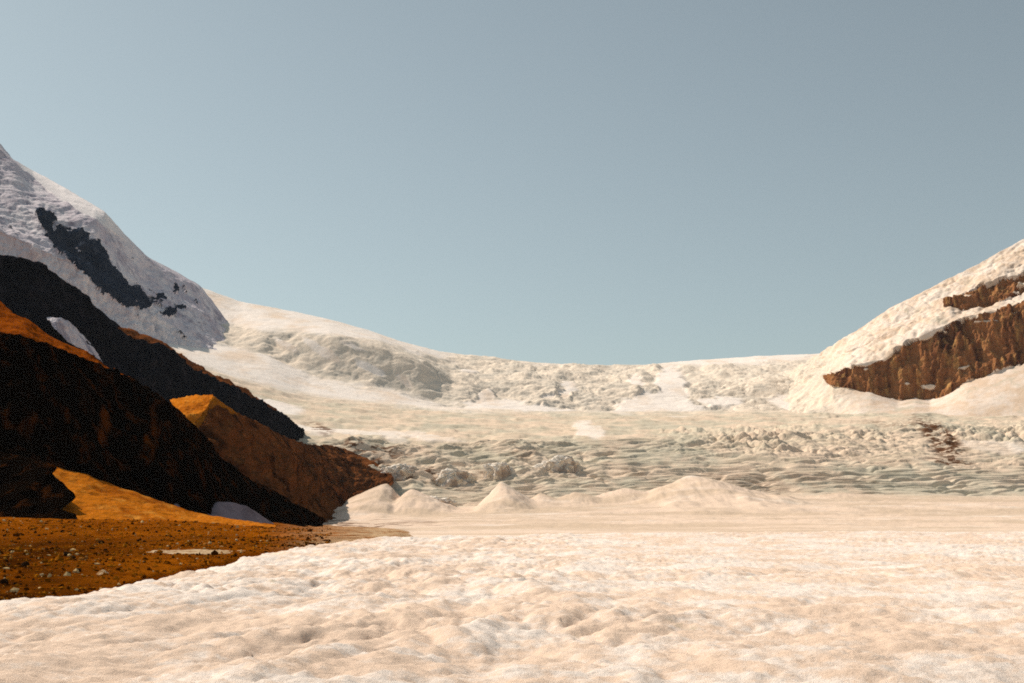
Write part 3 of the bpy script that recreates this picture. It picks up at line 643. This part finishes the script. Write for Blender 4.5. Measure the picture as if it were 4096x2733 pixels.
def boulder(u, v, px, kind, label, group=None, sq=(1, 1, 1)):
    p = on_moraine(u, v); r = px * p[1] / FPX / 2
    o = bpy.data.objects.new('boulder', VAR[kind][rs.randint(5)]); COL.objects.link(o)
    o.location = (p[0], p[1], p[2] + r * .35); o.scale = (r * sq[0], r * sq[1], r * sq[2]); o.rotation_euler = (rs.uniform(-.3, .3), rs.uniform(-.3, .3), rs.uniform(0, 6.28))
    o['label'] = label or ''; o['category'] = 'boulder'
    if group: o['group'] = group
    STONES.append((u, v, kind, o))
STONES = []
for a_ in [(18.5, 551, 5.0, 'p', 'brightest of the pale boulders in the upper cluster at the far left of the moraine'),
           (8, 552, 4.2, 'o', 'yellow boulder just left of the brightest pale boulder on the moraine'),
           (28, 553.5, 4.0, 'o', 'ochre boulder just right of the brightest pale boulder on the moraine'),
           (4.5, 559.5, 4.2, 'o', 'leftmost of two ochre boulders below the pale cluster at the picture edge'),
           (10.5, 559.5, 3.8, 'o', 'right one of two ochre boulders below the pale cluster at the picture edge'),
           (42.5, 576, 5.0, 'p', 'lone white boulder low on the moraine just above the ice edge'),
           (25, 566, 8.5, 'd', 'large black boulder in the middle of the moraine rubble at far left'),
           (5, 583, 9.0, 'd', 'large black boulder at the left picture edge just above the ice'),
           (21, 517, 8.0, 'd', 'dark red brown boulder at the foot of the black shadow mass'),
           (66, 556, 8.0, 'd', 'dark boulder at the centre of a group of dark stones on the moraine'),
           (73, 558.5, 6.5, 'd', 'dark boulder just right of and below the one amid the dark stones'),
           (45, 525, 4.5, 'd', 'small dark boulder high on the moraine below the talus fan'),
           (62, 532.5, 4.5, 'd', 'small dark boulder alone on the orange upper moraine'),
           (102, 543.5, 6.0, 'd', 'long dark boulder near the middle of the moraine with a yellow stone above'),
           (97, 541, 4.5, 'o', 'yellow stone resting above the long dark boulder'),
           (138, 541.5, 4.0, 'd', 'left one of two dark boulders side by side on the right moraine'),
           (144, 542.5, 4.0, 'd', 'right one of two dark boulders side by side on the right moraine'),
           (180, 532, 4.0, 'd', 'dark boulder on the thin far end of the moraine'),
           (78, 571, 5.5, 'd', 'dark boulder near the ice edge left of the thin ice sliver')]:
    boulder(*a_)
for i in range(84):
    u = 3 + rs.uniform(0, 1) ** 2.1 * 290; lo = np.interp(u, [0, 100, 180, 260, 340], [589, 574, 559, 543, 535]); hi = np.interp(u, [0, 150, 300], [519, 523, 529])
    v = hi + (lo - hi) * rs.uniform(0, 1) ** .8
    k = 'p' if rs.rand() < .15 else ('o' if rs.rand() < .45 else 'd')
    boulder(u, v, (1.3 + 3.4 * rs.rand() ** 2.2) * (1.1 - .3 * (u / 300)), k, None, {'p': 'pale stones on the moraine', 'o': 'ochre stones on the moraine', 'd': 'dark stones on the moraine'}[k])
def zone(u, v):
    lo = np.interp(u, [0, 100, 180, 260, 340], [590, 575, 560, 544, 536]); hi = np.interp(u, [0, 150, 300], [519, 523, 529]); t = (v - hi) / (lo - hi)
    if u > 170: return 'on the thin far end of the moraine'
    return 'high on the moraine' if t < .33 else ('half way down the moraine' if t < .66 else 'low on the moraine near the ice')
ORD = ['first', 'second', 'third', 'fourth', 'fifth', 'sixth', 'seventh', 'eighth', 'ninth', 'tenth', 'eleventh', 'twelfth', 'thirteenth', 'fourteenth', 'fifteenth', 'sixteenth', 'seventeenth', 'eighteenth', 'nineteenth', 'twentieth'] + ['number %d' % k for k in range(21, 90)]
byzone = {}
for u, v, k, o in STONES: byzone.setdefault((k, zone(u, v)), []).append((u, o))
for (k, z), lst in byzone.items():
    for i, (u, o) in enumerate(sorted(lst, key=lambda q: q[0])):
        if not o['label']: o['label'] = '%s stone, %s from the left of those %s' % ({'p': 'pale', 'o': 'ochre', 'd': 'dark'}[k], ORD[i], z)
# uncountable small rubble
def rubble():
    N = 6000; bm = bmesh.new(); bmesh.ops.create_icosphere(bm, subdivisions=1, radius=1.0)
    base = np.array([v.co[:] for v in bm.verts]); tri = np.array([[v.index for v in f.verts] for f in bm.faces]); bm.free()
    cand = np.argwhere(mvis & (mu > -20) & (mu < 330)); wgt = 1.0 / np.maximum(GM[cand[:, 0], cand[:, 1], 1], 60) ** .5
    pick = cand[rs.choice(len(cand), N, p=wgt / wgt.sum())]
    p = GM[pick[:, 0], pick[:, 1]] + np.stack([rs.uniform(-.6, .6, N), rs.uniform(-.6, .6, N), np.zeros(N)], -1)
    size = (.045 + .13 * rs.rand(N) ** 2) * (1 + rs.rand(N) ** 6 * 1.6) * (p[:, 1] / 120) ** .5
    Vv = base[None] * rs.uniform(.65, 1.35, (N, len(base), 1)) * size[:, None, None] * rs.uniform(.7, 1.3, (N, 1, 3)) + p[:, None]
    F = tri[None] + (np.arange(N) * len(base))[:, None, None]
    tone = np.repeat(rs.rand(N), len(base))
    t = NT('rubble', 1.0, 0.0); at = t.attr('tone')
    c = t.mix(t.ramp(at, .3, .75), (0.07, 0.020, 0.002), (0.34, 0.115, 0.006)); c = t.mix(t.ramp(at, .93, .97), c, (0.6, 0.42, 0.2))
    build('rubble', Vv, F.reshape(-1, 3), t.done(c), {'tone': tone}, smooth=False, kind='stuff', label='small loose stones strewn over the moraine')
rubble()
# slivers of ice left on the moraine
def ice_lump(name, u, v, wpx, hpx, seed, label, cat, mat, Y=None, depth=1.0, sub=5, rough=.5, group=None, sink=0.0):
    p = on_moraine(u, v) if Y is None else W(u, v, Y)
    rx = wpx / 2 * p[1] / FPX; rz = hpx * p[1] / FPX
    o = bpy.data.objects.new(name, stone_mesh(name, seed, mat, sub, (1, 1, 1), rough, True)); COL.objects.link(o)
    o.location = p - np.array([0, 0, rz * sink]); o.scale = (rx, rx * depth, rz)
    o['label'] = label; o['category'] = cat
    if group: o['group'] = group
    return o
M_lump = mat_snow('lump_ice', (0.56, 0.41, 0.25), (0.26, 0.13, 0.04), .9, .1)
def ice_patch(name, u, v, wpx, dm, h, seed, label):
    p = on_moraine(u, v); rx = wpx / 2 * p[1] / FPX
    X, Y = np.meshgrid(np.linspace(-1.2, 1.2, 110), np.linspace(-1.2, 1.2, 46))
    wx, wy = X * rx, Y * dm / 2
    zm = np.array([[0.0]])
    # follow the ground under it
    sel = (np.abs(GM[..., 0] - p[0]) < rx * 1.6 + 3) & (np.abs(GM[..., 1] - p[1]) < dm + 6); q = GM[sel]
    A_ = np.c_[q[:, 0], q[:, 1], np.ones(len(q))]; cf, *_ = np.linalg.lstsq(A_, q[:, 2], rcond=None)
    gz = cf[0] * (wx + p[0]) + cf[1] * (wy + p[1]) + cf[2]
    r = np.hypot(X, Y) + .9 * fbm(V2(wx * .4, wy * .5, seed), 5)
    z = h * (1 - r * r) + .35 * h * fbm(V2(wx * .9, wy * .9, seed + 2), 3)
    G = np.stack([wx + p[0], wy + p[1], gz + np.maximum(z, -1.2)], -1)
    o = build(name, G, upward(G, grid_faces(*X.shape)), M_lump, label=label, cat='ice')
ice_patch('ice_sliver', 104, 573.5, 13, 2.2, .45, 3, 'thin white ice sliver on the moraine above the glacier edge')
ice_patch('ice_strip', 205, 552.5, 90, 10, .22, 5, 'long low strip of dirty ice lying between moraine and glacier edge')

# the big blocks that stand out of the lower icefall
gu, gv = proj(GI); gvis = np.zeros(gu.shape, bool); gvis[100:400] = True
def on_ice(u, v):
    d = np.where(gvis, (gu - u) ** 2 + (gv - v) ** 2 * 4, 1e9); return GI[np.unravel_index(np.argmin(d), d.shape)]
def serac(u, v, wpx, hpx, seed, label, depth=.7):
    p = on_ice(u, v); rx = wpx / 2 * p[1] / FPX; rz = hpx * p[1] / FPX
    bm = bmesh.new(); bmesh.ops.create_icosphere(bm, subdivisions=6, radius=1.0)
    P = np.array([q.co[:] for q in bm.verts], np.float32)
    k = 1 + .55 * fbm(P * 1.3 + seed, 3) + .30 * (billow(P * np.array([3.2, 3.2, 2.0]) + seed * 2, 4, .6) - .4)
    Q = P * k[:, None]; Q[:, 2] = np.where(Q[:, 2] > .55, .55 + (Q[:, 2] - .55) * .55, Q[:, 2])
    for q, c in zip(bm.verts, Q * np.array([rx, rx * depth, rz * 1.25])): q.co = c
    me = bpy.data.meshes.new('serac'); bm.to_mesh(me); bm.free(); me.materials.append(M_serac)
    me.polygons.foreach_set('use_smooth', np.ones(len(me.polygons), bool))
    o = bpy.data.objects.new('serac', me); COL.objects.link(o); o.location = p + np.array([0, rx * depth * .5, 0.0])
    o['label'] = label; o['category'] = 'ice block'; o['group'] = 'seracs in the lower icefall'
def mat_serac():
    t = NT('serac_ice', .8, .2)
    c = t.mix(t.ramp(t.noise(.05, 6, .65, (1, 1, 1), .4), .42, .60), (0.88, 0.80, 0.70), (0.70, 0.59, 0.46))
    c = t.mix(t.math('MULTIPLY', t.ramp(t.noise(.06, 6, .7, (1, 1, .6), .5, 21), .50, .62), .6), c, (0.24, 0.15, 0.12))
    t.bump(t.noise(.3, 6, .7), 1.2, .6)
    return t.done(c)
M_serac = mat_serac()
serac(560, 473, 46, 16, 4.3, 'large pale rounded ice block standing highest in the middle of the lower icefall')
serac(434, 508, 36, 11, 8.1, 'pale ice hump with dirty underside between the two sharpest snow cones')
serac(398, 478, 42, 13, 2.2, 'dirt streaked ice block directly behind the broad snow cone at left')
serac(498, 476, 34, 14, 6.6, 'brownish ice block behind the single sharp snow cone')
serac(452, 484, 44, 15, 9.4, 'dark stained ice block above and right of the pale hump')

# ------------------------------------------------------------------ air
hz = bpy.data.materials.new('haze'); hz.use_nodes = True; hn = hz.node_tree; hn.nodes.clear()
pv = hn.nodes.new('ShaderNodeVolumePrincipled'); pv.inputs['Density'].default_value = 1.0e-5; pv.inputs['Color'].default_value = (0.86, 0.90, 0.95, 1)
pv.inputs['Anisotropy'].default_value = 0.0
ho = hn.nodes.new('ShaderNodeOutputMaterial'); hn.links.new(pv.outputs[0], ho.inputs['Volume'])
bx = np.array([(x, y, z) for x in (-5100, 5100) for y in (-4100, 6100) for z in (-14, 1500)], float)
build('haze', bx, np.array([(0, 1, 3, 2), (4, 6, 7, 5), (0, 4, 5, 1), (2, 3, 7, 6), (0, 2, 6, 4), (1, 5, 7, 3)]), hz, smooth=False, kind='stuff')
